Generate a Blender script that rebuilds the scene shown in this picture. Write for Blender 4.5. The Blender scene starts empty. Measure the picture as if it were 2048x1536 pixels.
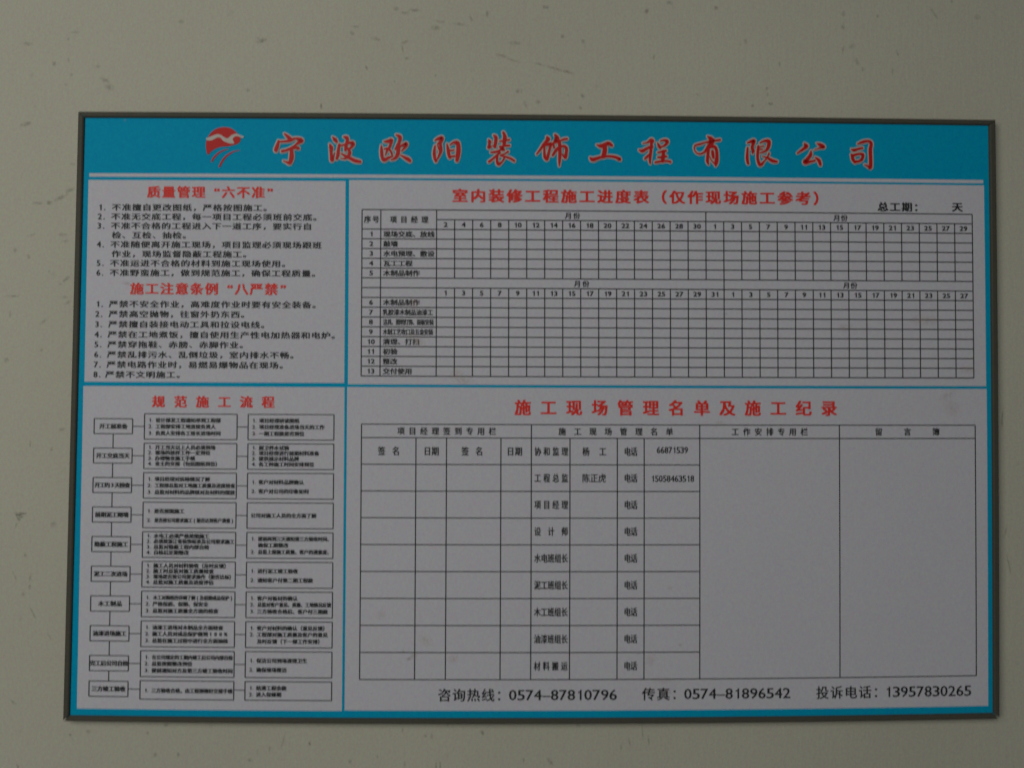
import bpy, math, random
import numpy as np
from mathutils import Vector, Euler
from mathutils.geometry import tessellate_polygon

random.seed(7)
scene = bpy.context.scene
COL = scene.collection

# ------------------------------------------------------------------ camera
W, H, F = 2048.0, 1536.0, 2000.0            # photograph size and focal length in its pixels
CAM_LOC = Vector((-0.0458, -1.0123, -0.0045))
CAM_ROT = Euler((math.pi / 2 + 0.0352, -0.0049, -0.0193), 'XYZ')
cam_data = bpy.data.cameras.new("camera")
cam = bpy.data.objects.new("camera", cam_data)
COL.objects.link(cam)
cam.location = CAM_LOC
cam.rotation_euler = CAM_ROT
cam_data.sensor_width = 36.0
cam_data.lens = F / W * 36.0
cam_data.clip_end = 50
cam_data.clip_start = 0.01
cam_data.dof.use_dof = True                 # the snapshot is slightly out of focus
cam_data.dof.focus_distance = 1.30
cam_data.dof.aperture_fstop = 3.2
cam_data.dof.aperture_ratio = 3.2
scene.camera = cam

# ------------------------------------------------------------------ light
world = bpy.data.worlds.new("World")
scene.world = world
world.use_nodes = True
bg = world.node_tree.nodes["Background"]
bg.inputs[0].default_value = (0.80, 0.92, 1.0, 1)
bg.inputs[1].default_value = 0.05


def area_lamp(name, loc, target, size, size_y, power, color):
    l = bpy.data.lights.new(name, 'AREA')
    l.shape = 'RECTANGLE'
    l.size, l.size_y, l.energy, l.color = size, size_y, power, color
    o = bpy.data.objects.new(name, l)
    COL.objects.link(o)
    o.location = loc
    o.rotation_euler = (Vector(target) - Vector(loc)).to_track_quat('-Z', 'Y').to_euler()
    return o


area_lamp("window_light", (-0.95, -2.1, 0.5), (-0.2, 0, 0.0), 1.5, 1.2, 20.5, (1.0, 0.985, 0.93))

scene.view_settings.view_transform = 'Standard'
scene.view_settings.look = 'None'
scene.view_settings.exposure = 0
scene.view_settings.gamma = 1

# ------------------------------------------------------------------ board coordinates
# (s, t): 0..1 across and down the printed face. The sheet is very slightly bowed in its frame.
C4 = np.array([[169, 235], [1977.5, 250.6], [139, 1431], [1986.5, 1426.3]], float)
UV4 = [(0, 0), (1, 0), (0, 1), (1, 1)]
A = []
b = []
for (u, v), (x, y) in zip(UV4, C4):
    A.append([u, v, 1, 0, 0, 0, -u * x, -v * x]); b.append(x)
    A.append([0, 0, 0, u, v, 1, -u * y, -v * y]); b.append(y)
h8 = np.linalg.solve(np.array(A, float), np.array(b, float))
HM = np.append(h8, 1).reshape(3, 3)
HI = np.linalg.inv(HM)
ROT = np.array(CAM_ROT.to_matrix())
LOC = np.array(CAM_LOC)


def bow(s, t):
    skew = ((25.93 * s + -61.09) * s + 30.21) * s + 5.40
    return 2.0 * s * 4 * t * (1 - t) + skew * (t - 0.05), (-2.5 + 5.55 * t + 4.95 * t * t) * 4 * s * (1 - s)


def face(s, t, depth):
    """points of the board's face (s, t) at the given distance in front of the wall"""
    s = np.asarray(s, float); t = np.asarray(t, float)
    w = HM[2, 0] * s + HM[2, 1] * t + 1
    x = (HM[0, 0] * s + HM[0, 1] * t + HM[0, 2]) / w
    y = (HM[1, 0] * s + HM[1, 1] * t + HM[1, 2]) / w
    bx, by = bow(s, t)
    x = x + bx; y = y + by
    return ray(x, y, depth)


def ray(x, y, depth):
    x = np.asarray(x, float); y = np.asarray(y, float)
    d = np.stack([(x - W / 2) / F, -(y - H / 2) / F, -np.ones_like(x)], -1) @ ROT.T
    k = (-depth - LOC[1]) / d[..., 1]
    return LOC + d * k[..., None]


def D(x, y):
    """a measured point of the photograph in board coordinates"""
    s, t = 0.5, 0.5
    for _ in range(8):
        bx, by = bow(s, t)
        q = HI @ np.array([x - bx, y - by, 1.0])
        s, t = q[0] / q[2], q[1] / q[2]
    return s, t


def scale_at(x, y):
    s0, t0 = D(x, y)
    return (D(x + 10, y)[0] - s0) / 10, (D(x, y + 10)[1] - t0) / 10


SHEET, PANEL, RULE, INK, INK2, STAIN = 0.0100, 0.0102, 0.0104, 0.0106, 0.0108, 0.0115


# ------------------------------------------------------------------ materials
def principled(name, color, rough=0.5, grain=0.05, grain_scale=500, spec=0.5, mottle=0.0, mottle_scale=6, bump=0.0,
               bump_scale=80):
    m = bpy.data.materials.new(name)
    m.use_nodes = True
    nt = m.node_tree
    p = nt.nodes["Principled BSDF"]
    p.inputs["Roughness"].default_value = rough
    p.inputs["Specular IOR Level"].default_value = spec
    geo = nt.nodes.new("ShaderNodeNewGeometry")
    n1 = nt.nodes.new("ShaderNodeTexNoise")
    n1.inputs["Scale"].default_value = grain_scale
    n1.inputs["Detail"].default_value = 2.0
    nt.links.new(geo.outputs["Position"], n1.inputs["Vector"])
    # centred colour grain: (noise colour - 0.5) * 2 * grain + 1
    ma = nt.nodes.new("ShaderNodeVectorMath"); ma.operation = 'MULTIPLY_ADD'
    ma.inputs[1].default_value = (3 * grain,) * 3
    ma.inputs[2].default_value = (1 - 1.5 * grain,) * 3
    nt.links.new(n1.outputs["Color"], ma.inputs[0])
    mul = nt.nodes.new("ShaderNodeVectorMath"); mul.operation = 'MULTIPLY'
    mul.inputs[1].default_value = color
    nt.links.new(ma.outputs[0], mul.inputs[0])
    last = mul
    if mottle:
        n2 = nt.nodes.new("ShaderNodeTexNoise")
        n2.inputs["Scale"].default_value = mottle_scale
        n2.inputs["Detail"].default_value = 5.0
        nt.links.new(geo.outputs["Position"], n2.inputs["Vector"])
        mb = nt.nodes.new("ShaderNodeMath"); mb.operation = 'MULTIPLY_ADD'
        mb.inputs[1].default_value = 2 * mottle
        mb.inputs[2].default_value = 1 - mottle
        nt.links.new(n2.outputs["Fac"], mb.inputs[0])
        m2 = nt.nodes.new("ShaderNodeVectorMath"); m2.operation = 'SCALE'
        nt.links.new(last.outputs[0], m2.inputs[0])
        nt.links.new(mb.outputs[0], m2.inputs["Scale"])
        last = m2
    nt.links.new(last.outputs[0], p.inputs["Base Color"])
    if bump:
        n3 = nt.nodes.new("ShaderNodeTexNoise")
        n3.inputs["Scale"].default_value = bump_scale
        n3.inputs["Detail"].default_value = 4.0
        nt.links.new(geo.outputs["Position"], n3.inputs["Vector"])
        bp = nt.nodes.new("ShaderNodeBump")
        bp.inputs["Strength"].default_value = bump
        bp.inputs["Distance"].default_value = 0.002
        nt.links.new(n3.outputs["Fac"], bp.inputs["Height"])
        nt.links.new(bp.outputs[0], p.inputs["Normal"])
    return m


M_WHITE = principled("white_print", (0.615, 0.605, 0.65), 0.6, grain=0.10, grain_scale=430, spec=0.06, mottle=0.02)
M_BLUE = principled("blue_print", (0.0, 0.35, 0.575), 0.55, grain=0.12, grain_scale=430, spec=0.05)
M_RED = principled("red_ink", (0.80, 0.036, 0.024), 0.5, grain=0.05, spec=0.2)
M_REDD = principled("deep_red_ink", (0.56, 0.014, 0.012), 0.5, grain=0.05, spec=0.2)
M_BLACK = principled("black_ink", (0.022, 0.024, 0.026), 0.5, grain=0.05, spec=0.2)
M_CREAM = principled("outline_ink", (0.56, 0.52, 0.47), 0.5, grain=0.05, spec=0.2)
M_FRAME = principled("grey_frame_metal", (0.083, 0.079, 0.060), 0.6, grain=0.2, grain_scale=430, spec=0.15)
M_BACK = principled("backing_board", (0.25, 0.24, 0.22), 0.7)


def plaster():
    m = principled("painted_plaster", (0.537, 0.522, 0.42), 0.75, grain=0.14, grain_scale=430, spec=0.25, mottle=0.09,
                   mottle_scale=3.5)
    nt = m.node_tree
    p = nt.nodes["Principled BSDF"]
    geo = nt.nodes.new("ShaderNodeNewGeometry")
    # roller stipple + diagonal trowel scratches
    mp = nt.nodes.new("ShaderNodeMapping")
    mp.inputs["Rotation"].default_value = (0, math.radians(-35), 0)
    mp.inputs["Scale"].default_value = (260, 1, 28)
    nt.links.new(geo.outputs["Position"], mp.inputs["Vector"])
    n = nt.nodes.new("ShaderNodeTexNoise"); n.inputs["Scale"].default_value = 1.0; n.inputs["Detail"].default_value = 3
    nt.links.new(mp.outputs[0], n.inputs["Vector"])
    n2 = nt.nodes.new("ShaderNodeTexNoise"); n2.inputs["Scale"].default_value = 45; n2.inputs["Detail"].default_value = 5
    nt.links.new(geo.outputs["Position"], n2.inputs["Vector"])
    ad = nt.nodes.new("ShaderNodeMath"); ad.operation = 'ADD'
    nt.links.new(n.outputs["Fac"], ad.inputs[0]); nt.links.new(n2.outputs["Fac"], ad.inputs[1])
    bp = nt.nodes.new("ShaderNodeBump"); bp.inputs["Strength"].default_value = 0.22
    bp.inputs["Distance"].default_value = 0.0012
    nt.links.new(ad.outputs[0], bp.inputs["Height"])
    nt.links.new(bp.outputs[0], p.inputs["Normal"])
    # sparse small dirt specks in the paint
    vo = nt.nodes.new("ShaderNodeTexNoise"); vo.inputs["Scale"].default_value = 75; vo.inputs["Detail"].default_value = 2
    nt.links.new(geo.outputs["Position"], vo.inputs["Vector"])
    rp = nt.nodes.new("ShaderNodeMapRange")
    rp.inputs["From Min"].default_value = 0.69; rp.inputs["From Max"].default_value = 0.80
    rp.inputs["To Min"].default_value = 1.0; rp.inputs["To Max"].default_value = 0.88
    nt.links.new(vo.outputs["Fac"], rp.inputs["Value"])
    old = p.inputs["Base Color"].links[0].from_socket
    sc = nt.nodes.new("ShaderNodeVectorMath"); sc.operation = 'SCALE'
    nt.links.new(old, sc.inputs[0]); nt.links.new(rp.outputs[0], sc.inputs["Scale"])
    nt.links.new(sc.outputs[0], p.inputs["Base Color"])
    return m


M_WALL = plaster()


def smudge_material(name, color, strength):
    m = bpy.data.materials.new(name)
    m.use_nodes = True
    nt = m.node_tree
    p = nt.nodes["Principled BSDF"]
    p.inputs["Base Color"].default_value = (*color, 1)
    p.inputs["Roughness"].default_value = 0.8
    tc = nt.nodes.new("ShaderNodeTexCoord")
    ln = nt.nodes.new("ShaderNodeVectorMath"); ln.operation = 'LENGTH'
    nt.links.new(tc.outputs["Object"], ln.inputs[0])
    geo = nt.nodes.new("ShaderNodeNewGeometry")
    n = nt.nodes.new("ShaderNodeTexNoise"); n.inputs["Scale"].default_value = 330; n.inputs["Detail"].default_value = 3
    nt.links.new(geo.outputs["Position"], n.inputs["Vector"])
    s = nt.nodes.new("ShaderNodeMath"); s.operation = 'MULTIPLY_ADD'
    s.inputs[1].default_value = 2.2; s.inputs[2].default_value = -0.55
    nt.links.new(n.outputs["Fac"], s.inputs[0])
    i = nt.nodes.new("ShaderNodeMapRange")
    i.inputs["From Min"].default_value = 1.0; i.inputs["From Max"].default_value = 0.2
    i.inputs["To Min"].default_value = 0.0; i.inputs["To Max"].default_value = strength
    nt.links.new(ln.outputs["Value"], i.inputs["Value"])
    mu = nt.nodes.new("ShaderNodeMath"); mu.operation = 'MULTIPLY'; mu.use_clamp = True
    nt.links.new(s.outputs[0], mu.inputs[0]); nt.links.new(i.outputs[0], mu.inputs[1])
    nt.links.new(mu.outputs[0], p.inputs["Alpha"])
    return m


M_SCUFF = smudge_material("grey_scuff", (0.25, 0.24, 0.20), 0.34)
M_SCUFF_DARK = smudge_material("dark_scuff", (0.16, 0.155, 0.13), 0.5)
M_RUST = smudge_material("brown_scuff", (0.33, 0.24, 0.18), 0.38)
M_STAIN = smudge_material("orange_stain", (0.68, 0.47, 0.32), 0.2)
M_STAIN_DARK = smudge_material("brown_stain", (0.38, 0.23, 0.17), 0.28)


# ------------------------------------------------------------------ object helpers
def link(name, me, mat, parent=None, label=None):
    me.materials.clear()
    me.materials.append(mat)
    o = bpy.data.objects.new(name, me)
    COL.objects.link(o)
    if parent:
        o.parent = parent
    if label:
        o["label"] = label
    return o


def mesh(name, verts, faces):
    me = bpy.data.meshes.new(name)
    me.from_pydata([tuple(v) for v in verts], [], faces)
    me.update()
    return me


class Flat:
    """collects flat printed shapes in board coordinates"""

    def __init__(self):
        self.s, self.t, self.f, self.d = [], [], [], []

    def rect(self, s0, t0, s1, t1, depth, n=20):
        nx = max(1, int(n * abs(s1 - s0)) + 1)
        ny = max(1, int(n * abs(t1 - t0)) + 1)
        k = len(self.s)
        for j in range(ny + 1):
            for i in range(nx + 1):
                self.s.append(s0 + (s1 - s0) * i / nx)
                self.t.append(t0 + (t1 - t0) * j / ny)
                self.d.append(depth)
        for j in range(ny):
            for i in range(nx):
                a = k + j * (nx + 1) + i
                self.f.append((a, a + nx + 1, a + nx + 2, a + 1))

    def poly(self, pts, faces, depth):
        k = len(self.s)
        for s, t in pts:
            self.s.append(s); self.t.append(t); self.d.append(depth)
        self.f += [tuple(k + i for i in f) for f in faces]

    def hline(self, s0, s1, t, w, depth):
        self.rect(s0, t - w / 2, s1, t + w / 2, depth)

    def vline(self, s, t0, t1, w, depth):
        self.rect(s - w / 2, t0, s + w / 2, t1, depth)

    def build(self, name, mat, parent, label=None):
        s, t, d = np.array(self.s), np.array(self.t), np.array(self.d)
        co = face(s, t, 0.0)
        # same sight line at another depth keeps the layers in register on the face
        dirs = co - LOC
        k = (-d - LOC[1]) / dirs[:, 1]
        co = LOC + dirs * k[:, None]
        me = mesh(name, co, self.f)
        return link(name, me, mat, parent, label)


# ------------------------------------------------------------------ glyphs
_tmp = bpy.data.curves.new("glyph", "FONT")
_tmp.resolution_u = 2
_tmpo = bpy.data.objects.new("glyph", _tmp)
COL.objects.link(_tmpo)
_cache = {}


def glyph(ch, bold):
    key = ch
    if key not in _cache:
        _tmp.body = ch
        bpy.context.view_layer.update()
        dg = bpy.context.evaluated_depsgraph_get()
        me = bpy.data.meshes.new_from_object(_tmpo.evaluated_get(dg))
        n = len(me.vertices)
        co = np.zeros(n * 3)
        me.vertices.foreach_get("co", co)
        co = co.reshape(n, 3)[:, :2]
        fs = [tuple(p.vertices) for p in me.polygons]
        bpy.data.meshes.remove(me)
        if ch == '1':            # a plain upright with a short flag, as printed
            co = np.array([(.235, 0), (.325, 0), (.325, .69), (.265, .69), (.235, .60), (.20, .575), (.10, .545), (.10, .485), (.235, .505)])
            fs = [(0, 1, 2, 3, 4, 8), (4, 5, 6, 7, 8)]
        _cache[key] = (co, fs)
    return _cache[key]




def stamp(fl, sc, tc, dx, dy, ks, kt, fs, bold, depth):
    """put one glyph down; heavier type is the same glyph laid a hair to each side"""
    if bold <= 0:
        offs = [(0, 0)]
    elif bold < 0.034:
        offs = [(-bold, -bold * 0.5), (bold, -bold * 0.5), (0, bold * 0.6)]
    else:
        offs = [(-bold, -bold * 0.6), (bold, -bold * 0.6), (-bold, bold * 0.6), (bold, bold * 0.6), (0, 0)]
    (gw, px), (gh, py) = dx, dy
    for i, (ox, oy) in enumerate(offs):
        fl.poly(list(zip(sc + (px + ox * gw) * ks, tc + (py + oy * gh) * kt)), fs, depth + 0.00002 * i)


def text(parent, body, x0, x1, y, gw, gh, mat=None, bold=0.0, name="text_line", depth=INK):
    """One printed line. x0 / x1: centres of the first and last character cell, y: middle at x0,
    gw / gh: size of a full-width character."""
    mat = mat or M_BLACK
    fl = Flat()
    n = len(body)
    s0, t0 = D(x0, y)
    s1 = D(x1, y)[0] if n > 1 else s0
    ks, kt = scale_at((x0 + x1) / 2, y)
    for i, ch in enumerate(body):
        if ch == ' ':
            continue
        co, fs = glyph(ch, bold)
        if not len(co):
            continue
        sc = s0 + (s1 - s0) * (i / (n - 1) if n > 1 else 0)
        if ord(ch) < 128:      # half-width: centre on its own box
            cx = (co[:, 0].min() + co[:, 0].max()) / 2
            if ch in '.)(%':
                cx = co[:, 0].min() + 0.1
            cy = 0.345
        else:
            cx, cy = 0.5, 0.38
            if ch == '“':
                cx = 0.5 - (0.5 - 0.41 + 0.0) if co[:, 0].max() < 0.5 else 0.5
                cx = (co[:, 0].min() + co[:, 0].max()) / 2 - 0.25
            elif ch == '”':
                cx = (co[:, 0].min() + co[:, 0].max()) / 2 + 0.22
        px = (co[:, 0] - cx) * gw / 0.92
        py = -(co[:, 1] - cy) * gh / 0.92
        stamp(fl, sc, t0, (gw, px), (gh, py), ks, kt, fs, bold, depth)
    return fl.build(name, mat, parent)


def digits(parent, body, xa, xb, y, h, mat=None, bold=0.0, name="text_line"):
    """proportional figures between the outer edges xa..xb, h = figure height"""
    fl = Flat()
    adv = {'-': 0.5, '1': 0.56, '.': 0.3, '—': 0.9}
    pos, x = [], 0.0
    for ch in body:
        w = adv.get(ch, 0.6) if ch != '1' else 0.6
        pos.append((x + w / 2)); x += w
    tot = x
    s0, t0 = D(xa, y)
    s1 = D(xb, y)[0]
    ks, kt = scale_at((xa + xb) / 2, y)
    unit = (xb - xa) / tot
    for ch, p in zip(body, pos):
        co, fs = glyph(ch, bold)
        cx = (co[:, 0].min() + co[:, 0].max()) / 2
        px = (co[:, 0] - cx) * unit
        if ch in '023456789' and tot > 1:       # wide plain figures
            px = px * (0.52 / (co[:, 0].max() - co[:, 0].min()))
        elif ch == '–':
            px = px * (0.56 / (co[:, 0].max() - co[:, 0].min()))
        py = -(co[:, 1] - 0.345) * h / 0.69
        stamp(fl, s0 + (s1 - s0) * p / tot, t0, (unit, px), (h, py), ks, kt, fs, bold, INK)
    return fl.build(name, mat or M_BLACK, parent)


def text_px(parent, body, x0, pitch, y, gw, gh, **k):
    return text(parent, body, x0, x0 + pitch * (len(body) - 1), y, gw, gh, **k)


# ------------------------------------------------------------------ brush strokes
def spline(pts, n=7):
    P = [np.array(p, float) for p in pts]
    P = [2 * P[0] - P[1]] + P + [2 * P[-1] - P[-2]]
    out = []
    for i in range(1, len(P) - 2):
        a, b_, c, d = P[i - 1:i + 3]
        for k in range(n):
            u = k / n
            out.append(0.5 * (2 * b_ + (c - a) * u + (2 * a - 5 * b_ + 4 * c - d) * u * u + (3 * b_ - a - 3 * c + d) * u ** 3))
    out.append(P[-2])
    return out


def stroke(fl, pts, ox, oy, k, extra, depth):
    """a brush stroke: centre line with a width at each point, round ends"""
    q = spline(pts)
    L, R = [], []
    for i, p in enumerate(q):
        a = q[max(0, i - 1)][:2]; b_ = q[min(len(q) - 1, i + 1)][:2]
        d = b_ - a
        d = d / (np.linalg.norm(d) + 1e-9)
        w = (max(8, p[2]) + extra) / 2
        nrm = np.array([-d[1], d[0]]) * w
        L.append(p[:2] + nrm); R.append(p[:2] - nrm)
    def px(v):
        return D(ox + v[0] / k, oy + v[1] / k)
    n = len(q)
    verts = [px(v) for v in L] + [px(v) for v in R]
    for i in range(n - 1):
        fl.poly([verts[i], verts[i + 1], verts[n + i + 1], verts[n + i]], [(0, 1, 2, 3)], depth)
    # round discs along the stroke close the joints and ends
    for j, i in enumerate(range(0, n, 2)):
        c = q[i][:2]; r = (max(8, q[i][2]) + extra) / 2
        ring = [px(c + r * np.array([math.cos(a * math.pi / 5), math.sin(a * math.pi / 5)])) for a in range(10)]
        fl.poly(ring, [tuple(range(10))], depth + 0.00001 * (1 + j % 3))


TITLE = [
 (530, 255, [[(400,130,30),(470,190,70),(525,240,75)],
  [(275,270,30),(255,360,66),(220,460,70),(235,490,30)],
  [(270,292,36),(400,285,42),(520,262,60),(620,222,42),(700,235,60),(752,268,72),(690,308,66),(600,370,32),(500,425,26),(400,470,30)],
  [(350,485,56),(450,462,46),(550,425,44),(640,412,60),(690,430,46)],
  [(540,440,60),(545,560,85),(535,650,85),(505,735,55),(440,708,40),(365,680,14)]]),
 (530, 255, [[(1385,195,24),(1435,250,70),(1460,290,60)],
  [(1325,345,30),(1355,410,75),(1350,480,52),(1355,570,56),(1372,670,70),(1400,590,30),(1425,510,12)],
  [(1520,345,46),(1500,470,58),(1490,570,60),(1460,650,48)],
  [(1520,372,38),(1620,352,38),(1740,308,50),(1805,320,60),(1790,370,60),(1735,435,40)],
  [(1612,190,30),(1680,205,56),(1678,300,60),(1655,380,60),(1645,470,46)],
  [(1700,430,52),(1735,515,60),(1700,585,56),(1640,635,36),(1550,632,16)],
  [(1560,530,26),(1640,580,56),(1730,622,66),(1840,678,76),(1945,700,60)]]),
 (740, 255, [[(285,290,26),(360,285,66),(440,252,60),(430,320,50),(400,400,52),(345,480,40),(315,570,20)],
  [(300,440,36),(370,430,40),(430,500,44),(460,585,26)],
  [(232,370,26),(236,480,58),(245,590,60),(285,668,66),(370,622,56),(470,585,26)],
  [(540,150,34),(612,190,68),(600,290,60),(555,390,60),(515,450,30)],
  [(600,400,34),(680,350,50),(742,335,72),(720,400,50),(650,475,26)],
  [(590,330,30),(580,450,70),(560,560,70),(510,630,56),(430,665,20)],
  [(620,560,24),(700,608,56),(780,652,78),(822,690,56)]]),
 (740, 255, [[(1330,262,26),(1400,230,66),(1472,212,72),(1450,290,60),(1395,330,34)],
  [(1430,300,60),(1448,400,56),(1450,480,58),(1420,560,46),(1372,660,24)],
  [(1375,340,14),(1410,430,34),(1440,500,40)],
  [(1332,370,26),(1315,480,52),(1320,600,58),(1355,705,48)],
  [(1575,335,24),(1598,450,62),(1615,560,62),(1640,625,56)],
  [(1640,350,26),(1720,305,48),(1790,312,78),(1810,420,82),(1800,560,86),(1775,695,56)],
  [(1640,470,32),(1725,460,32)], [(1640,592,38),(1740,584,46)]]),
 (950, 255, [[(280,250,26),(302,290,58),(285,360,36),(280,418,48),(340,382,18),(392,358,12)],
  [(385,160,34),(428,200,62),(420,300,62),(400,415,56)],
  [(580,100,46),(610,180,68),(600,280,78),(590,375,46)],
  [(510,282,32),(600,265,36),(700,250,40)], [(510,402,34),(600,372,46),(700,370,44)],
  [(515,392,50),(560,440,76),(592,462,44)],
  [(330,505,36),(420,500,52),(520,462,36)],
  [(540,562,34),(620,532,26),(672,495,46)],
  [(510,515,40),(400,610,40),(285,702,46)],
  [(455,560,48),(450,680,46),(480,755,58),(560,690,34),(612,600,34)],
  [(520,580,26),(640,602,42),(740,642,48),(812,690,44)]]),
 (950, 255, [[(1478,200,50),(1502,240,66),(1420,330,56),(1350,430,46),(1262,545,26)],
  [(1400,380,36),(1480,350,54),(1560,330,56),(1530,430,48),(1500,560,54),(1470,665,56)],
  [(1420,400,36),(1420,520,46),(1432,610,56),(1470,665,46)],
  [(1640,150,44),(1682,210,78),(1660,280,86),(1612,310,50)],
  [(1740,270,26),(1810,245,42),(1882,230,42)], [(1600,320,36),(1622,430,40)],
  [(1700,420,56),(1640,490,56),(1590,570,44)],
  [(1720,270,66),(1736,400,66),(1736,560,62),(1730,680,52),(1725,790,18)],
  [(1740,392,46),(1830,380,48),(1872,430,58),(1866,530,58),(1848,618,54),(1790,560,22),(1760,530,12)]]),
 (1160, 255, [[(345,355,24),(430,380,78),(520,345,78),(590,322,70),(650,368,54)],
  [(505,380,86),(505,480,88),(480,590,88)],
  [(212,620,36),(262,658,78),(400,615,58),(550,588,46),(700,600,58),(795,638,66),(825,665,36)]]),
 (1160, 255, [[(1290,322,18),(1380,305,32),(1460,255,66),(1502,290,46)],
  [(1212,460,26),(1280,480,66),(1380,422,56),(1490,385,56)],
  [(1462,280,56),(1458,400,56),(1442,540,56),(1430,680,46),(1440,745,14)],
  [(1430,540,36),(1370,600,46),(1328,640,36)],
  [(1588,320,26),(1620,380,56),(1640,430,36)],
  [(1650,275,26),(1740,255,46),(1792,290,58),(1740,360,46),(1660,400,30)],
  [(1598,512,34),(1680,492,44),(1755,475,46)], [(1598,612,40),(1690,602,50),(1765,590,44)],
  [(1712,480,60),(1702,590,70),(1690,690,66)],
  [(1545,712,44),(1660,692,46),(1780,685,42),(1862,706,46)]]),
 (1370, 260, [[(462,130,24),(530,180,86),(560,240,78),(480,350,86),(400,450,42),(300,490,32),(220,450,26),(188,370,22),(215,310,32),(300,290,42),(420,252,32),(520,240,56),(620,215,42),(732,200,42)],
  [(480,400,56),(465,540,56),(460,640,56),(482,710,26)],
  [(500,350,56),(600,340,66),(645,420,58),(652,560,66),(640,660,76),(625,745,22)],
  [(562,430,52),(570,500,56),(582,570,44)], [(500,540,16),(550,630,22),(612,700,26)]]),
 (1370, 260, [[(1278,262,26),(1350,235,56),(1412,222,68),(1390,300,58),(1375,370,56),(1400,430,50),(1380,480,26)],
  [(1282,360,34),(1275,470,48),(1275,600,56),(1296,700,46)],
  [(1540,262,26),(1620,225,46),(1712,225,68),(1712,320,68),(1660,420,50),(1530,470,24)],
  [(1520,352,26),(1620,322,24)], [(1510,402,26),(1600,390,20)],
  [(1502,330,46),(1490,450,52),(1490,600,52),(1540,715,66),(1620,640,32),(1680,570,26),(1720,480,34)],
  [(1590,540,20),(1690,572,46),(1790,630,72),(1892,650,46)]]),
 (1580, 260, [[(298,280,36),(342,330,66),(270,390,56),(200,440,38),(148,475,20)],
  [(548,270,14),(630,310,76),(692,350,56),(600,370,26),(500,405,10)],
  [(430,430,24),(420,510,66),(350,600,66),(310,660,92),(400,650,54),(525,620,36)],
  [(520,560,26),(590,620,66),(622,710,54)]]),
 (1580, 260, [[(1388,282,26),(1490,245,56),(1600,225,48),(1662,270,58),(1645,400,68),(1650,560,68),(1652,745,66),(1640,785,26),(1590,742,36),(1515,700,12)],
  [(1258,395,24),(1310,415,56),(1400,385,46),(1492,365,42)],
  [(1258,500,36),(1290,600,62),(1330,660,56)],
  [(1290,520,56),(1400,490,46),(1492,495,48),(1480,580,56),(1440,630,46),(1340,650,56)]]),
]


# ================================================================== WALL
def slab(name, x0, x1, y0, y1, z0, z1, mat):
    v = [(x, y, z) for x in (x0, x1) for y in (y0, y1) for z in (z0, z1)]
    f = [(0, 1, 3, 2), (4, 6, 7, 5), (0, 4, 5, 1), (2, 3, 7, 6), (0, 2, 6, 4), (1, 5, 7, 3)]
    me = mesh(name, v, f)
    return link(name, me, mat)


wall = slab("wall", -4.5, 4.5, 0.0, 0.12, -2.5, 3.0, M_WALL)
wall["kind"] = "structure"
wall["label"] = "off-white painted plaster wall with small grey scuffs behind the board"

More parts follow.
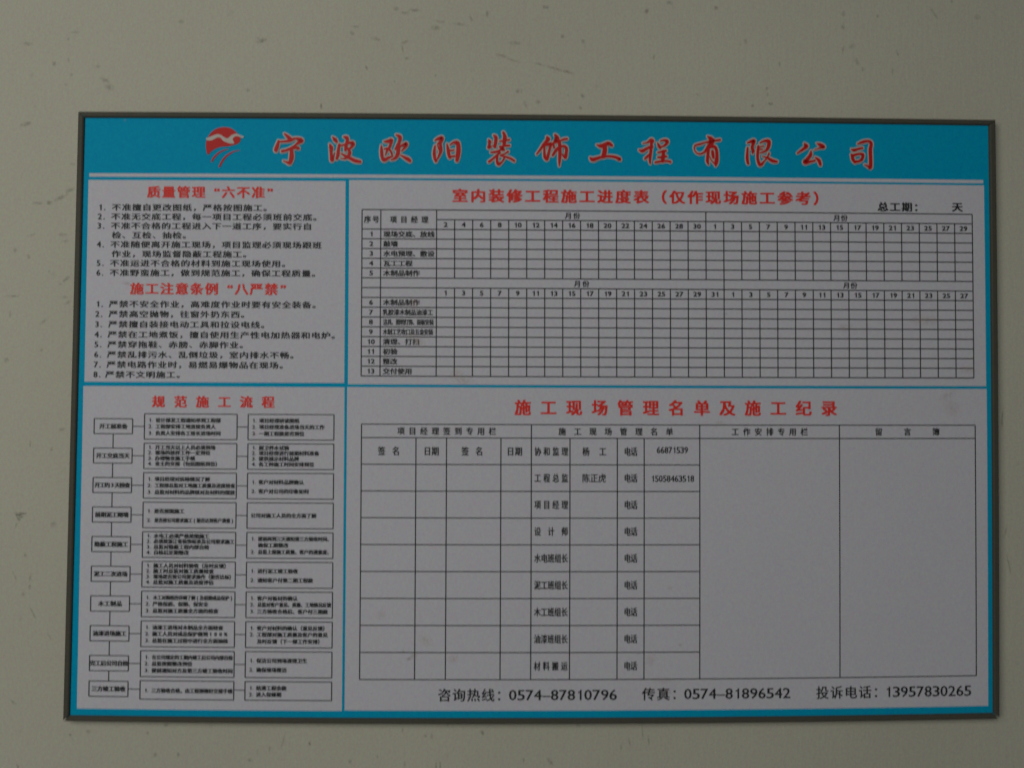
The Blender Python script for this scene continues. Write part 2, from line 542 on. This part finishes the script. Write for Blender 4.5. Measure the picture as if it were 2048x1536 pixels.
# scuffs: (x, y, half length, half height, angle in degrees, tone)
SC = [(523,81,10,4,20,1),(516,76,3,2,0,0),(219,174,9,6,-15,0),(209,160,10,4,-25,0),(495,180,4,4,0,0),(362,43,5,4,0,0),(137,120,2,5,10,0),
 (136,78,2,4,-20,0),(642,212,2,6,5,1),(142,149,3,4,0,0),(131,169,3,3,0,0),(55,87,9,4,0,0),(195,133,6,3,10,0),(150,64,8,3,0,0),(108,127,4,5,0,0),
 (828,20,11,3,-3,0),(792,17,5,4,0,0),(810,25,8,3,0,0),(1088,14,4,4,0,1),(1095,14,3,4,0,0),(1293,22,4,6,-30,1),(1339,5,7,4,0,0),(871,55,9,5,0,0),
 (880,43,9,3,-8,2),(918,48,11,3,-8,0),(942,37,3,6,35,0),(974,27,3,7,0,0),(751,77,9,4,-10,2),(809,84,8,3,25,2),(805,99,2,10,8,2),(813,116,6,3,0,0),
 (1125,72,4,4,0,0),(1166,82,4,4,0,0),(1030,86,12,4,0,0),(1004,111,12,3,-12,2),(1025,120,14,2,-16,0),(1110,137,16,3,-16,2),(1134,143,14,3,-16,2),(1078,128,10,2,-14,0),
 (1036,182,4,4,0,1),(1042,181,3,5,0,0),(733,136,2,5,20,1),(1161,216,3,4,35,1),(1165,191,4,5,30,0),(1308,114,3,6,-10,2),(1397,190,7,2,-25,2),
 (871,151,2,3,0,0),(1135,190,3,3,0,0),(1076,204,6,4,0,0),(1050,208,3,8,20,0),(704,66,4,5,50,0),(712,53,8,2,0,0),(789,163,2,3,0,0),
 (1432,16,4,4,0,1),(1491,83,3,6,0,0),(1687,27,5,6,0,0),(1686,53,4,7,0,0),(1686,99,2,8,-10,2),(1703,92,7,5,0,0),(1864,21,3,6,35,0),(1871,31,3,6,35,0),
 (1955,34,6,5,0,0),(1534,177,3,3,0,1),(1535,189,2,4,0,0),(1541,207,5,3,0,1),(1505,211,3,4,0,0),(1559,127,2,5,0,0),(1785,143,2,8,0,0),(1725,138,3,5,0,0),
 (1795,107,2,8,20,0),(1713,122,4,9,20,0),(1903,2,3,4,30,0),(1755,33,3,4,0,0),
 (51,248,10,4,15,1),(121,395,15,4,28,0),(98,405,5,4,0,1),(140,380,10,4,25,0),(75,406,12,3,0,0),(132,558,8,3,42,1),(120,568,4,2,30,0),
 (26,592,15,2,2,0),(128,594,7,3,0,0),(134,605,7,3,20,0),(87,643,9,3,40,0),(57,513,3,5,30,2),(125,469,9,3,0,0),(64,469,9,2,10,0),(98,542,2,3,0,0),
 (145,328,5,3,0,0),(130,482,8,2,10,0),(30,500,4,5,35,0),(83,700,3,4,-30,2),(12,720,5,5,0,0),(20,628,2,7,0,0),
 (38,1030,9,5,-25,1),(36,1035,3,9,20,1),(45,1027,8,2,0,1),(32,1050,2,6,-15,0),(103,898,3,4,0,2),(123,859,6,3,10,0),(59,1174,3,5,0,2),(47,1188,5,4,20,0),
 (106,1048,5,6,-35,0),(98,1272,2,7,30,0),(27,1405,8,3,-40,0),(60,890,2,8,0,0),(50,1110,3,4,0,0),(60,1155,2,8,-10,0),(65,1225,2,14,28,0),(28,1150,2,10,28,0),
 (332,1450,5,3,0,2),(295,1466,3,3,0,2),(356,1510,3,5,0,0),(539,1498,2,6,-10,0),(619,1487,2,4,15,1),(805,1460,2,5,0,0),(850,1472,4,3,-20,0),
 (863,1472,3,5,0,0),(965,1466,3,5,30,1),(895,1450,3,3,0,2),(566,1482,2,14,-15,0),(515,1504,3,4,0,0),(700,1523,3,4,0,0),(755,1513,2,4,0,0),
 (310,1510,4,4,0,0),(140,1470,3,3,0,0),(35,1533,2,5,15,1),(176,1463,4,4,0,0),(500,1520,6,3,0,0),
 (1100,1523,3,8,38,1),(1047,1521,2,5,-10,0),(1297,1480,2,9,6,0),(1285,1464,1.6,16,3,0),(1156,1450,4,5,0,2),(1259,1485,2,9,10,0),(1242,1495,2,5,0,0),
 (809,1528,2,6,0,0),(872,1532,1.6,8,0,1),(880,1532,1.6,8,0,1),(2005,832,2,14,-4,0),(2004,846,2,10,5,2),(2018,1130,2,18,12,0),(2012,1060,2,12,-10,0)]
disc = mesh("scuff_disc", [(math.cos(a * math.pi / 8), 0, math.sin(a * math.pi / 8)) for a in range(16)], [tuple(range(15, -1, -1))])
discs = []
for i, mt in enumerate((M_SCUFF, M_SCUFF_DARK, M_RUST, M_STAIN, M_STAIN_DARK)):
    d = disc.copy(); d.materials.clear(); d.materials.append(mt); discs.append(d)


def mark(name, x, y, a, bb, ang, tone, depth, parent):
    c = ray(x, y, depth)
    k = 1.01 / F
    o = bpy.data.objects.new(name, discs[tone])
    COL.objects.link(o)
    o.location = c
    o.rotation_euler = (0, -math.radians(ang), 0)
    o.scale = (a * k * 1.35, 1, bb * k * 1.35)
    o.parent = parent
    return o


for i, (x, y, a, bb, ang, tn) in enumerate(SC):
    mark("scuff_mark", x, y, a, bb, ang, tn, 0.0005 + 0.00004 * (i % 7), wall)

# ================================================================== BOARD
board = bpy.data.objects.new("notice_board", None)
COL.objects.link(board)
board.location = (0, 0, 0)
board["label"] = "wide framed notice board with blue header and printed tables on the wall"
board["category"] = "notice board"

# backing: a real slab behind the print
fl = Flat(); fl.rect(-0.0065, -0.005, 1.003, 1.005, 0.0098, 12)
bk = fl.build("backing_board", M_BACK, board)
sol = bk.modifiers.new("thickness", 'SOLIDIFY'); sol.thickness = 0.007; sol.offset = -1
fl = Flat(); fl.rect(-0.0055, -0.004, 1.0015, 1.004, SHEET, 24)
sheet = fl.build("printed_sheet", M_BLUE, board, "blue printed sheet with a band across the top")


# frame bars: swept metal profile following each edge of the sheet
def bar(inner, outer, label):
    prof = [(1.00, 0.0004), (1.00, 0.0112), (0.93, 0.0124), (0.80, 0.0130), (0.22, 0.0130), (0.06, 0.0122), (-0.04, 0.0108), (-0.04, 0.0094)]
    n = 24
    verts, faces = [], []
    for i in range(n + 1):
        u = i / n
        pi = np.array(inner[0]) * (1 - u) + np.array(inner[1]) * u
        po = np.array(outer[0]) * (1 - u) + np.array(outer[1]) * u
        for f_, d in prof:
            q = pi * (1 - f_) + po * f_
            c = face(q[0], q[1], 0.011)
            verts.append((c[0], -d, c[2]))
    m = len(prof)
    for i in range(n):
        for j in range(m - 1):
            a = i * m + j
            faces.append((a, a + 1, a + m + 1, a + m))
    faces.append(tuple(range(m)))
    faces.append(tuple(n * m + j for j in reversed(range(m))))
    me = mesh("frame_bar", verts, faces)
    o = link("frame_bar", me, M_FRAME, board, label)
    return o


def DD(x, y):
    return np.array(D(x, y))


I_TL, I_TR, I_BL, I_BR = DD(169, 235), DD(1977.5, 250.6), DD(139, 1431), DD(1986.5, 1426.3)
O_TL, O_TR, O_BL, O_BR = DD(157, 223.4), DD(1990, 240), DD(126.6, 1442), DD(1998, 1437.5)
g = 0.0004
bar((I_TL + (g, 0), I_TR - (g, 0)), (O_TL + (g, 0), O_TR - (g * 3, 0)), "top bar of the grey metal frame")
bar((I_BL + (g, 0), I_BR - (g, 0)), (O_BL + (g * 3, 0), O_BR - (g * 6, 0)), "bottom bar of the grey metal frame")
bar((I_TL + (0, g), I_BL - (0, g)), (O_TL + (0, g), O_BL - (0, g * 4)), "left bar of the grey metal frame")
bar((I_TR + (0, g), I_BR - (0, g)), (O_TR - (0, g * 2), O_BR - (0, g * 9)), "right bar of the grey metal frame")

# header stripe
a = D(178.6, 346.6); b_ = D(178.6, 353.2); c = D(1966.5, 360)
hd = Flat(); hd.rect(a[0], a[1], c[0], b_[1], PANEL)
hd.build("header_stripe", M_WHITE, board)


def panel(x0, y0, x1, y1, label):
    s0, t0 = D(x0, y0); s1, t1 = D(x1, y1)
    f = Flat(); f.rect(s0, t0, s1, t1, PANEL, 24)
    return f.build("printed_panel", M_WHITE, board, label)


rules_p = panel(177.0, 359.9, 688.6, 766.0, "upper left panel of numbered site rules")
sched_p = panel(698.4, 360.0, 1972.4, 772.3, "upper right panel with the month schedule table")
flow_p = panel(166.8, 772.0, 683.8, 1422.0, "lower left panel with the work flow chart")
roster_p = panel(694.4, 774.2, 1976.5, 1411.6, "lower right panel with the roster table and telephone numbers")

# ---- header logo and brush-lettered company name
LX, LY, LK = 390, 245, 15.36


def logo_poly(name, pts, mat, depth):
    P = [D(LX + x / LK, LY + y / LK) for x, y in pts]
    q = [np.array(p) for p in P]
    n = len(q); out = []
    for i in range(n):          # smooth closed outline
        p0, p1, p2, p3 = q[i - 1], q[i], q[(i + 1) % n], q[(i + 2) % n]
        for k in range(4):
            u = k / 4
            out.append(0.5 * (2 * p1 + (p2 - p0) * u + (2 * p0 - 5 * p1 + 4 * p2 - p3) * u * u + (3 * p1 - p0 - 3 * p2 + p3) * u ** 3))
    tris = tessellate_polygon([[Vector((v[0], v[1], 0)) for v in out]])
    f = Flat(); f.poly([tuple(v) for v in out], [tuple(t) for t in tris], depth)
    return f.build(name, mat, sheet)


lg = logo_poly("logo_sun", [(385,990),(345,850),(332,700),(350,560),(400,440),(480,320),(600,220),(740,160),(900,140),(1050,158),(1180,225),(1290,325),(1370,420),(1400,500),(1380,580),(1300,650),(1150,700),(1000,730),(850,740),(700,770),(580,830),(480,900),(420,970)], M_REDD, INK)
lg["label"] = "red half sun shape of the emblem"
bd = logo_poly("logo_bird", [(335,490),(430,450),(560,400),(680,360),(790,380),(880,440),(960,482),(1030,470),(1110,400),(1200,358),(1290,345),(1400,395),(1510,430),(1440,470),(1330,425),(1235,425),(1170,480),(1160,540),(1205,640),(1060,640),(960,605),(860,555),(780,465),(690,460),(600,500),(500,548),(370,540)], M_CREAM, INK2)
bd["label"] = "pale flying bird across the emblem"
for st in ([(515,1195,44),(570,1090,52),(680,970,48),(800,890,38),(950,830,24),(1040,812,10)], [(748,1355,50),(830,1200,58),(930,1060,54),(1060,960,44),(1200,885,28),(1380,850,10)]):
    f = Flat(); stroke(f, st, LX, LY, LK, 0, INK)
    f.build("logo_swoosh", M_REDD, sheet)

for ox, oy, strokes in TITLE:
    fo, fi = Flat(), Flat()
    for j, st in enumerate(strokes):
        stroke(fo, st, ox, oy, 10.24, 52, INK + 0.00003 * j)
        stroke(fi, st, ox, oy, 10.24, 4, INK + 0.0006 + 0.00003 * j)
    fo.build("title_character_outline", M_CREAM, sheet)
    fi.build("title_character", M_REDD, sheet)

# ---- upper left panel
B1 = 0.033
T = text
T(rules_p, "质量管理“六不准”", 307.5, 546, 383.8, 25, 23, M_RED, 0.035, "panel_title")
T(rules_p, "施工注意条例“八严禁”", 273.8, 572, 577, 25, 23, M_RED, 0.035, "panel_title")
rows1 = [("1", "不准擅自更改图纸，严格按图施工。", 200.6, 232.8, 414.5), ("2", "不准无交底工程，每一项目工程必须班前交底。", 199.5, 231.3, 432.9),
         ("3", "不准不合格的工程进入下一道工序，要实行自", 198.5, 230.9, 451.4), ("", "检、互检、抽检。", 0, 232.8, 470.2),
         ("4", "不准随便离开施工现场，项目监理必须现场跟班", 197.6, 229.9, 488.6), ("", "作业，现场监督隐蔽工程施工。", 0, 232.2, 507.6),
         ("5", "不准运进不合格的材料到施工现场使用。", 197.0, 229.0, 526.1), ("6", "不准野蛮施工，做到规范施工，确保工程质量。", 196.6, 228.4, 545.2)]
rows2 = [("1", "严禁不安全作业，高难度作业时要有安全装备。", 195.5, 226.9, 608), ("2", "严禁高空抛物，往窗外扔东西。", 194.5, 226.5, 627.9),
         ("3", "严禁擅自装接电动工具和拉设电线。", 193.8, 225.8, 648.4), ("4", "严禁在工地煮饭，擅自使用生产性电加热器和电炉。", 193.2, 224.6, 668.9),
         ("5", "严禁穿拖鞋、赤膀、赤脚作业。", 192.6, 224.0, 688.8), ("6", "严禁乱排污水、乱倒垃圾，室内排水不畅。", 192.2, 223.2, 709),
         ("7", "严禁电路作业时，易燃易爆物品在现场。", 191.6, 222.4, 729), ("8", "严禁不文明施工。", 190.8, 219.6, 748.9)]
for rws, pitch in ((rows1, 20.2), (rows2, 20.33)):
    for num, body, xn, x0, y in rws:
        if num:
            digits(rules_p, num, xn - 5, xn + 5, y, 11.5, bold=B1)
            digits(rules_p, ".", xn + 6, xn + 11, y, 11.5, bold=B1)
        text_px(rules_p, body, x0, pitch, y, 17.5, 13.5, bold=B1)

# ---- upper right panel: schedule
T(sched_p, "室内装修工程施工进度表（仅作现场施工参考）", 920, 1642, 391.0, 29, 26, M_RED, 0.04, "panel_title")
T(sched_p, "总工期：", 1766, 1838, 413.5, 20, 18, None, 0.04)
T(sched_p, "天", 1914.7, 1914.7, 414, 20, 18, None, 0.04)

sL, tT = D(724.3, 417.8)
sR, _ = D(1944, 429.5)
_, tB = D(722, 751)
sL = (D(724.3, 418)[0] + D(722, 751)[0]) / 2
sR = (D(1944, 430)[0] + D(1948, 757)[0]) / 2
tT = (D(724, 417.8)[1] + D(1944, 429.8)[1]) / 2
tB = (D(722, 751)[1] + D(1948, 757)[1]) / 2
s1 = (D(761.4, 500)[0] + D(760, 700)[0]) / 2
s2 = (D(873.4, 500)[0] + D(872, 700)[0]) / 2
ROW = [tT + (tB - tT) * i / 17 for i in range(18)]
CS = [s2 + (sR - s2) * i / 30 for i in range(31)]
VW, HW = 0.00115, 0.00185
rule = Flat()
hl = lambda s0, s1_, t: rule.hline(s0, s1_, t, HW, RULE)
vl = lambda s, t0, t1: rule.vline(s, t0, t1, VW, RULE + 0.0001)
hl(sL, sR, ROW[0]); hl(sL, sR, ROW[17])
for i in range(1, 17):
    hl(s2 if i == 1 else sL, sR, ROW[i])
for s in (sL, s1, s2, sR):
    vl(s, ROW[0], ROW[17])
for i in range(1, 30):
    vl(CS[i], ROW[0] if i == 15 else ROW[1], ROW[7])
    vl(CS[i], ROW[7] if i == 16 else ROW[8], ROW[17])
rule.build("table_rules", M_BLACK, sched_p)


def put(parent, body, s0, s1_, t, gw, gh, bold=0.0, mat=None, name="text_line"):
    """a line of characters placed by board coordinates (cell centres)"""
    fl_ = Flat()
    n = len(body)
    ks, kt = 1 / 1828.0, 1 / 1187.0
    for i, ch in enumerate(body):
        if ch == ' ':
            continue
        co, fs = glyph(ch, bold)
        sc = s0 + (s1_ - s0) * (i / (n - 1) if n > 1 else 0)
        if ord(ch) < 128:
            cx, cy = (co[:, 0].min() + co[:, 0].max()) / 2, 0.345
        else:
            cx, cy = 0.5, 0.38
        stamp(fl_, sc, t, (gw, (co[:, 0] - cx) * gw / 0.92), (gh, -(co[:, 1] - cy) * gh / 0.92), ks, kt, fs, bold, INK)
    return fl_.build(name, mat or M_BLACK, parent)


def num(parent, n_, s, t, gw=14.5, gh=12.5):
    body = str(n_)
    dx = 8.2 / 1828
    put(parent, body, s - dx / 2 * (len(body) - 1), s + dx / 2 * (len(body) - 1), t, gw, gh, 0.034)


px_s = 1 / 1828.0
mid = lambda i: (ROW[i] + ROW[i + 1]) / 2
put(sched_p, "序号", sL + 11 * px_s, s1 - 10 * px_s, (ROW[0] + ROW[2]) / 2, 13, 13.5, 0.034)
put(sched_p, "项目经理", D(786.8, 439)[0], D(849.6, 439)[0], (ROW[0] + ROW[2]) / 2, 13, 13.5, 0.034)
for xa, xb, y, r in ((1136.8, 1153.3, 431, 0), (1673.7, 1688.4, 437, 0), (1154.9, 1171.7, 567, 7), (1693.2, 1707.9, 572, 7)):
    put(sched_p, "月份", D(xa, y)[0], D(xb, y)[0], mid(r), 13, 12.8, 0.033)
h1 = list(range(2, 31, 2)) + list(range(1, 30, 2))
h2 = list(range(1, 32, 2)) + list(range(1, 28, 2))
for i in range(30):
    num(sched_p, h1[i], (CS[i] + CS[i + 1]) / 2, mid(1))
    num(sched_p, h2[i], (CS[i] + CS[i + 1]) / 2, mid(8))
items = ["现场交底、放线", "敲墙", "水电预埋、敷设", "瓦工工程", "木制品制作", None, None, "木制品制作", "乳胶漆木制品油漆工", "洁具、照明灯饰、面板安装",
         "木制工艺收口及五金安装", "清理、打扫", "初验", "整改", "交付使用"]
n_ = 0
for i, it in enumerate(items):
    if not it:
        continue
    n_ += 1
    r = i + 2
    num(sched_p, n_, (sL + s1) / 2, mid(r))
    pitch, w = {9: (11.2, 10.5), 12: (8.4, 8.2), 11: (9.1, 8.8)}.get(len(it), (14.7, 13.5))
    x = s1 + (12.5 if pitch > 12 else 10) * px_s
    put(sched_p, it, x, x + pitch * (len(it) - 1) * px_s, mid(r), w, 12, 0.036)

# ---- lower left panel: flow chart
T(flow_p, "规范施工流程", 316.9, 536.2, 803, 24, 23, M_RED, 0.035, "panel_title")
LEFT = ["开工前准备", "开工交底当天", "开工约3天检查", "前期泥工砌墙", "隐蔽工程施工", "泥工二次进场", "木工制品", "油漆进场施工", "完工后公司自检", "三方竣工验收"]
MID = [["1.设计部发工程通知单到工程部", "2.工程部安排工地直接负责人", "3.负责人安排各工班长进场时间"],
       ["1.开工当天以上人员必须到场", "2.现场的放样工作一定到位", "3.办理物业施工手续", "4.业主的交接（包括图纸到位）"],
       ["1.项目经理对拆除情况了解", "2.工程部总监对工地施工质量及进度检查", "3.总监对材料的品牌核对及材料的摆放"],
       ["1.是否按图施工", "2.是否按公司要求施工(能否达到客户满意)"],
       ["1.水电工必须严格按图施工", "2.必须按浙江省装饰标准及公司要求施工", "3.总监对隐蔽工程内部自检", "4.自检后定期整改"],
       ["1.施工人员对材料验收（及时反馈）", "2.施工时总监对施工质量检查", "3.现场是否按公司要求操作（能否达标）", "4.总监对施工质量及进度评估"],
       ["1.木工对图纸的详细了解(及前期成品保护)", "2.严格保质、保期、保安全", "3.总监对施工质量全方面的检查"],
       ["1.油漆工进场对木制品全方面检查", "2.施工人员对成品保护做到100%", "3.总监在施工过程中进行全方面抽检"],
       ["1.在公司规定的工期内竣工后公司内部自检", "2.总监按照整改到位", "3.提前通知对方及第三方竣工验收时间"],
       ["1.三方验收合格，由工程部做好交接手续"]]
RIGHT = [["1.项目经理研读图纸", "2.项目经理准备进场当天的工作", "3.一期工程款是否到位"],
         ["1.厨卫养水试验", "2.项目经理进行前期材料准备", "3.提供展示材料品牌", "4.各工种施工时间安排到位"],
         ["1.客户对材料品牌确认", "2.客户对公司的印象如何"],
         ["公司对施工人员的全方面了解"],
         ["1.提前两到三天通知第三方验收时间、", "  确保工期整改", "2.总监上报施工质量、客户的满意度、"],
         ["1.进行泥工竣工验收", "2.通知客户付第二期工程款"],
         ["1.客户对板材的确认", "2.总监对客户意见、质量、工地情况反馈", "3.三方验收合格后、客户付三期款"],
         ["1.客户对材料的确认（意见反馈）", "2.工程部对施工质量及客户的意见", "  及时反馈（下一部工作安排）"],
         ["1.保洁公司到场清理卫生", "2.确保现场整洁"],
         ["1.结清工程余款", "2.进入保修期"]]


def box(s0, t0, s1_, t1):
    f = Flat()
    w = VW * 0.95
    f.hline(s0, s1_, t0, HW * 0.85, RULE); f.hline(s0, s1_, t1, HW * 0.85, RULE)
    f.vline(s0, t0, t1, w, RULE + 0.0001); f.vline(s1_, t0, t1, w, RULE + 0.0001)
    return f.build("flow_box", M_BLACK, flow_p)


sl0 = (D(186.8, 852)[0] + D(179.2, 1379)[0]) / 2; sl1 = (D(264.1, 852)[0] + D(256.8, 1379)[0]) / 2
sm0 = (D(287.5, 852)[0] + D(281.2, 1379)[0]) / 2; sm1 = (D(473.5, 852)[0] + D(468, 1379)[0]) / 2
sr0 = (D(495.8, 852)[0] + D(490.2, 1379)[0]) / 2; sr1 = (D(667.4, 852)[0] + D(663.6, 1379)[0]) / 2
tm_a = D(380, 828.0)[1]; tm_b = D(375, 1302.3)[1]
OFF = {1: [19], 2: [17.5, 35.5], 3: [12.5, 25, 38.2], 4: [8, 18.6, 29.6, 40.6]}
U = 1 / 1187.0
prev = None
for i in range(10):
    tm = tm_a + (tm_b - tm_a) * i / 8 if i < 9 else D(375, 1362.2)[1]
    hgt = (50.4 if i < 9 else 36) * U
    tl = tm + (10.2 if i < 9 else 1.8) * U
    hl_ = 29.8 * U
    box(sl0, tl, sl1, tl + hl_); box(sm0, tm, sm1, tm + hgt); box(sr0, tm, sr1, tm + hgt)
    tc_ = tl + hl_ / 2
    for u0, u1 in ((sl1, sm0), (sm1, sr0)):
        con = Flat(); con.hline(u0, u1, tc_, HW * 0.8, RULE)
        con.build("flow_connector", M_BLACK, flow_p)
    if prev is not None:
        vc = Flat()
        vc.vline((sl0 + sl1) / 2, prev, tl, VW * 0.95, RULE)
        vc.build("flow_connector", M_BLACK, flow_p)
    prev = tl + hl_
    body = LEFT[i]
    pl = {5: 11.0, 6: 10.9, 4: 11.6, 7: 10.6}[len(body)] * px_s
    if i == 2: pl = 9.8 * px_s
    cx = (sl0 + sl1) / 2
    put(flow_p, body, cx - pl * (len(body) - 1) / 2, cx + pl * (len(body) - 1) / 2, tc_, 10.2, 10.2, 0.045)
    for lines, s_, base, wide in ((MID[i], sm0, 9.86, sm1), (RIGHT[i], sr0, 9.95, sr1)):
        offs = OFF[len(lines)]
        if len(lines) == 1 and lines is RIGHT[i]:
            offs = [25]
        if i == 9 and len(lines) == 2:
            offs = [12.5, 25]
        for ln, off in zip(lines, offs):
            t = tm + off * U
            x = s_ + 10.8 * px_s
            if ln[0] in "1234":
                put(flow_p, ln[0], x, x, t, 11, 9.5, 0.03)
                put(flow_p, ".", x + 4.5 * px_s, x + 4.5 * px_s, t - 0.6 * U, 11, 9, 0.01)
                body = ln[2:]; x0 = s_ + 26.5 * px_s
            elif ln[0] == ' ':
                body = ln.strip(); x0 = s_ + 27 * px_s
            else:
                body = ln; x0 = s_ + 12 * px_s
            p = min(base * px_s, (wide - 7 * px_s - x0) / max(1, len(body) - 1))
            put(flow_p, body, x0, x0 + p * (len(body) - 1), t, min(9.2, p / px_s * 0.94), 9.0, 0.045)

# ---- lower right panel: roster
T(roster_p, "施工现场管理名单及施工纪录", 1045.6, 1658, 815, 30, 30, M_RED, 0.035, "panel_title")
q0 = (D(722.9, 848)[0] + D(719, 1360)[0]) / 2
qR = (D(1950.5, 851)[0] + D(1952.5, 1350)[0]) / 2
r0 = (D(722.9, 847.9)[1] + D(1950, 850.5)[1]) / 2
r1 = (D(722.9, 873.4)[1] + D(1950, 878.5)[1]) / 2
rB = (D(719, 1360)[1] + D(1952, 1350.4)[1]) / 2
xs = [831, 892.3, 1001.3, 1062.3, 1139.7, 1234.5, 1288.3, 1399.6, 1679.5]
q = [D(x, 1040)[0] for x in xs]
rr = [r1 + (rB - r1) * i / 9 for i in range(10)]
rule = Flat()
HW2 = 0.0017
rule.hline(q0, qR, r0, HW2, RULE); rule.hline(q0, qR, r1, HW2, RULE); rule.hline(q0, qR, rB, HW2, RULE)
for i in range(1, 9):
    rule.hline(q0, q[7], rr[i], HW2, RULE)
for i, s in enumerate([q0, qR] + q):
    top = r0 if i < 2 or (i - 2) in (3, 7, 8) else r1
    rule.vline(s, top, rB, VW, RULE + 0.0001)
rule.build("table_rules", M_BLACK, roster_p)
th = (r0 + r1) / 2
for body, xa, xb in (("项目经理签到专用栏", 802, 984.8), ("施工现场管理名单", 1124.4, 1338.9), ("工作安排专用栏", 1470.5, 1608.5), ("留言簿", 1757.5, 1872)):
    put(roster_p, body, D(xa, 862)[0], D(xb, 862)[0], th, 14, 15, 0.033)
rm = lambda i: (rr[i] + rr[i + 1]) / 2
for body, xa, xb in (("签名", 763.3, 792), ("日期", 854.7, 870.5), ("签名", 930.3, 958.4), ("日期", 1021, 1037.2)):
    put(roster_p, body, D(xa, 900)[0], D(xb, 900)[0], rm(0), 14, 16.8, 0.033)
posts = ["协和监理", "工程总监", "项目经理", "设计师", "水电班组长", "泥工班组长", "木工班组长", "油漆班组长", "材料搬运"]
for i, body in enumerate(posts):
    dy = 0
    put(roster_p, body, D(1075.2, 1040)[0], D(1129.4, 1040)[0], rm(i), 12.6, 16.8, 0.033)
    put(roster_p, "电话", D(1254.8, 1040)[0], D(1268, 1040)[0], rm(i), 12.8, 16.8, 0.033)
put(roster_p, "杨工", D(1171.9, 900)[0], D(1205.3, 900)[0], rm(0), 13.5, 16.8, 0.033)
put(roster_p, "陈正虎", D(1172.1, 955)[0], D(1204.4, 955)[0], rm(1), 15, 17, 0.02)
digits(roster_p, "66871539", 1313.2, 1376.2, 900.2, 12.5, bold=0.03)
digits(roster_p, "15058463518", 1301.8, 1388.4, 957.4, 12.5, bold=0.03)
# footer
T(roster_p, "咨询热线：", 888.8, 1005, 1390.3, 25, 25, None, 0.02)
digits(roster_p, "0574–87810796", 1017, 1234.5, 1390.3, 20.5, bold=0.016)
T(roster_p, "传真：", 1297.3, 1356, 1388.3, 25, 25, None, 0.02)
digits(roster_p, "0574–81896542", 1367.5, 1581.5, 1388, 20.5, bold=0.016)
T(roster_p, "投诉电话：", 1645, 1758.5, 1385.3, 24, 25, None, 0.02)
digits(roster_p, "13957830265", 1769, 1943.5, 1384, 20.5, bold=0.016)

# ---- stains on the print: (x, y, half length, half height, angle, tone)
ST = [(915,752,12,16,20,3),(930,762,14,8,0,3),(838,682,12,10,0,3),(822,672,10,6,0,3),(827,607,8,12,0,3),(826,1312,12,4,35,4),(816,1318,5,3,0,4),
      (806,1302,3,3,0,4),(850,1281,14,10,-30,3),(905,1318,12,8,0,3),(1905,815,16,16,-30,3),(1895,790,20,8,30,3),(1325,1361,20,6,0,3),(1300,1320,12,10,40,3),
      (1335,1383,6,6,-30,4),(1440,845,10,4,0,3),(252,566,7,3,0,4),(268,583,8,5,0,3),(258,668,3,12,0,3),(254,715,4,14,0,3),(257,650,2,10,0,3),
      (405,1056,8,4,0,3),(1275,1307,5,2,0,4),(760,1230,10,8,0,3),(1690,655,14,8,0,3),(1850,640,30,10,0,3),(1935,740,16,8,0,3),
      (250,240,3,3,0,3),(1452,628,2,2,0,4),(1340,1175,5,5,0,3),(1360,1290,4,3,0,4)]
for i, (x, y, a, bb, ang, tn) in enumerate(ST):
    mark("stain", x, y, a, bb, ang, tn, STAIN + 0.00003 * i, sched_p if (y < 770 and x > 700) else rules_p if y < 770 else flow_p if x < 690 else roster_p)

bpy.data.objects.remove(_tmpo)
bpy.data.curves.remove(_tmp)
print("objects", len(bpy.data.objects), "tris approx", sum(len(o.data.polygons) for o in bpy.data.objects if o.type == 'MESH'))
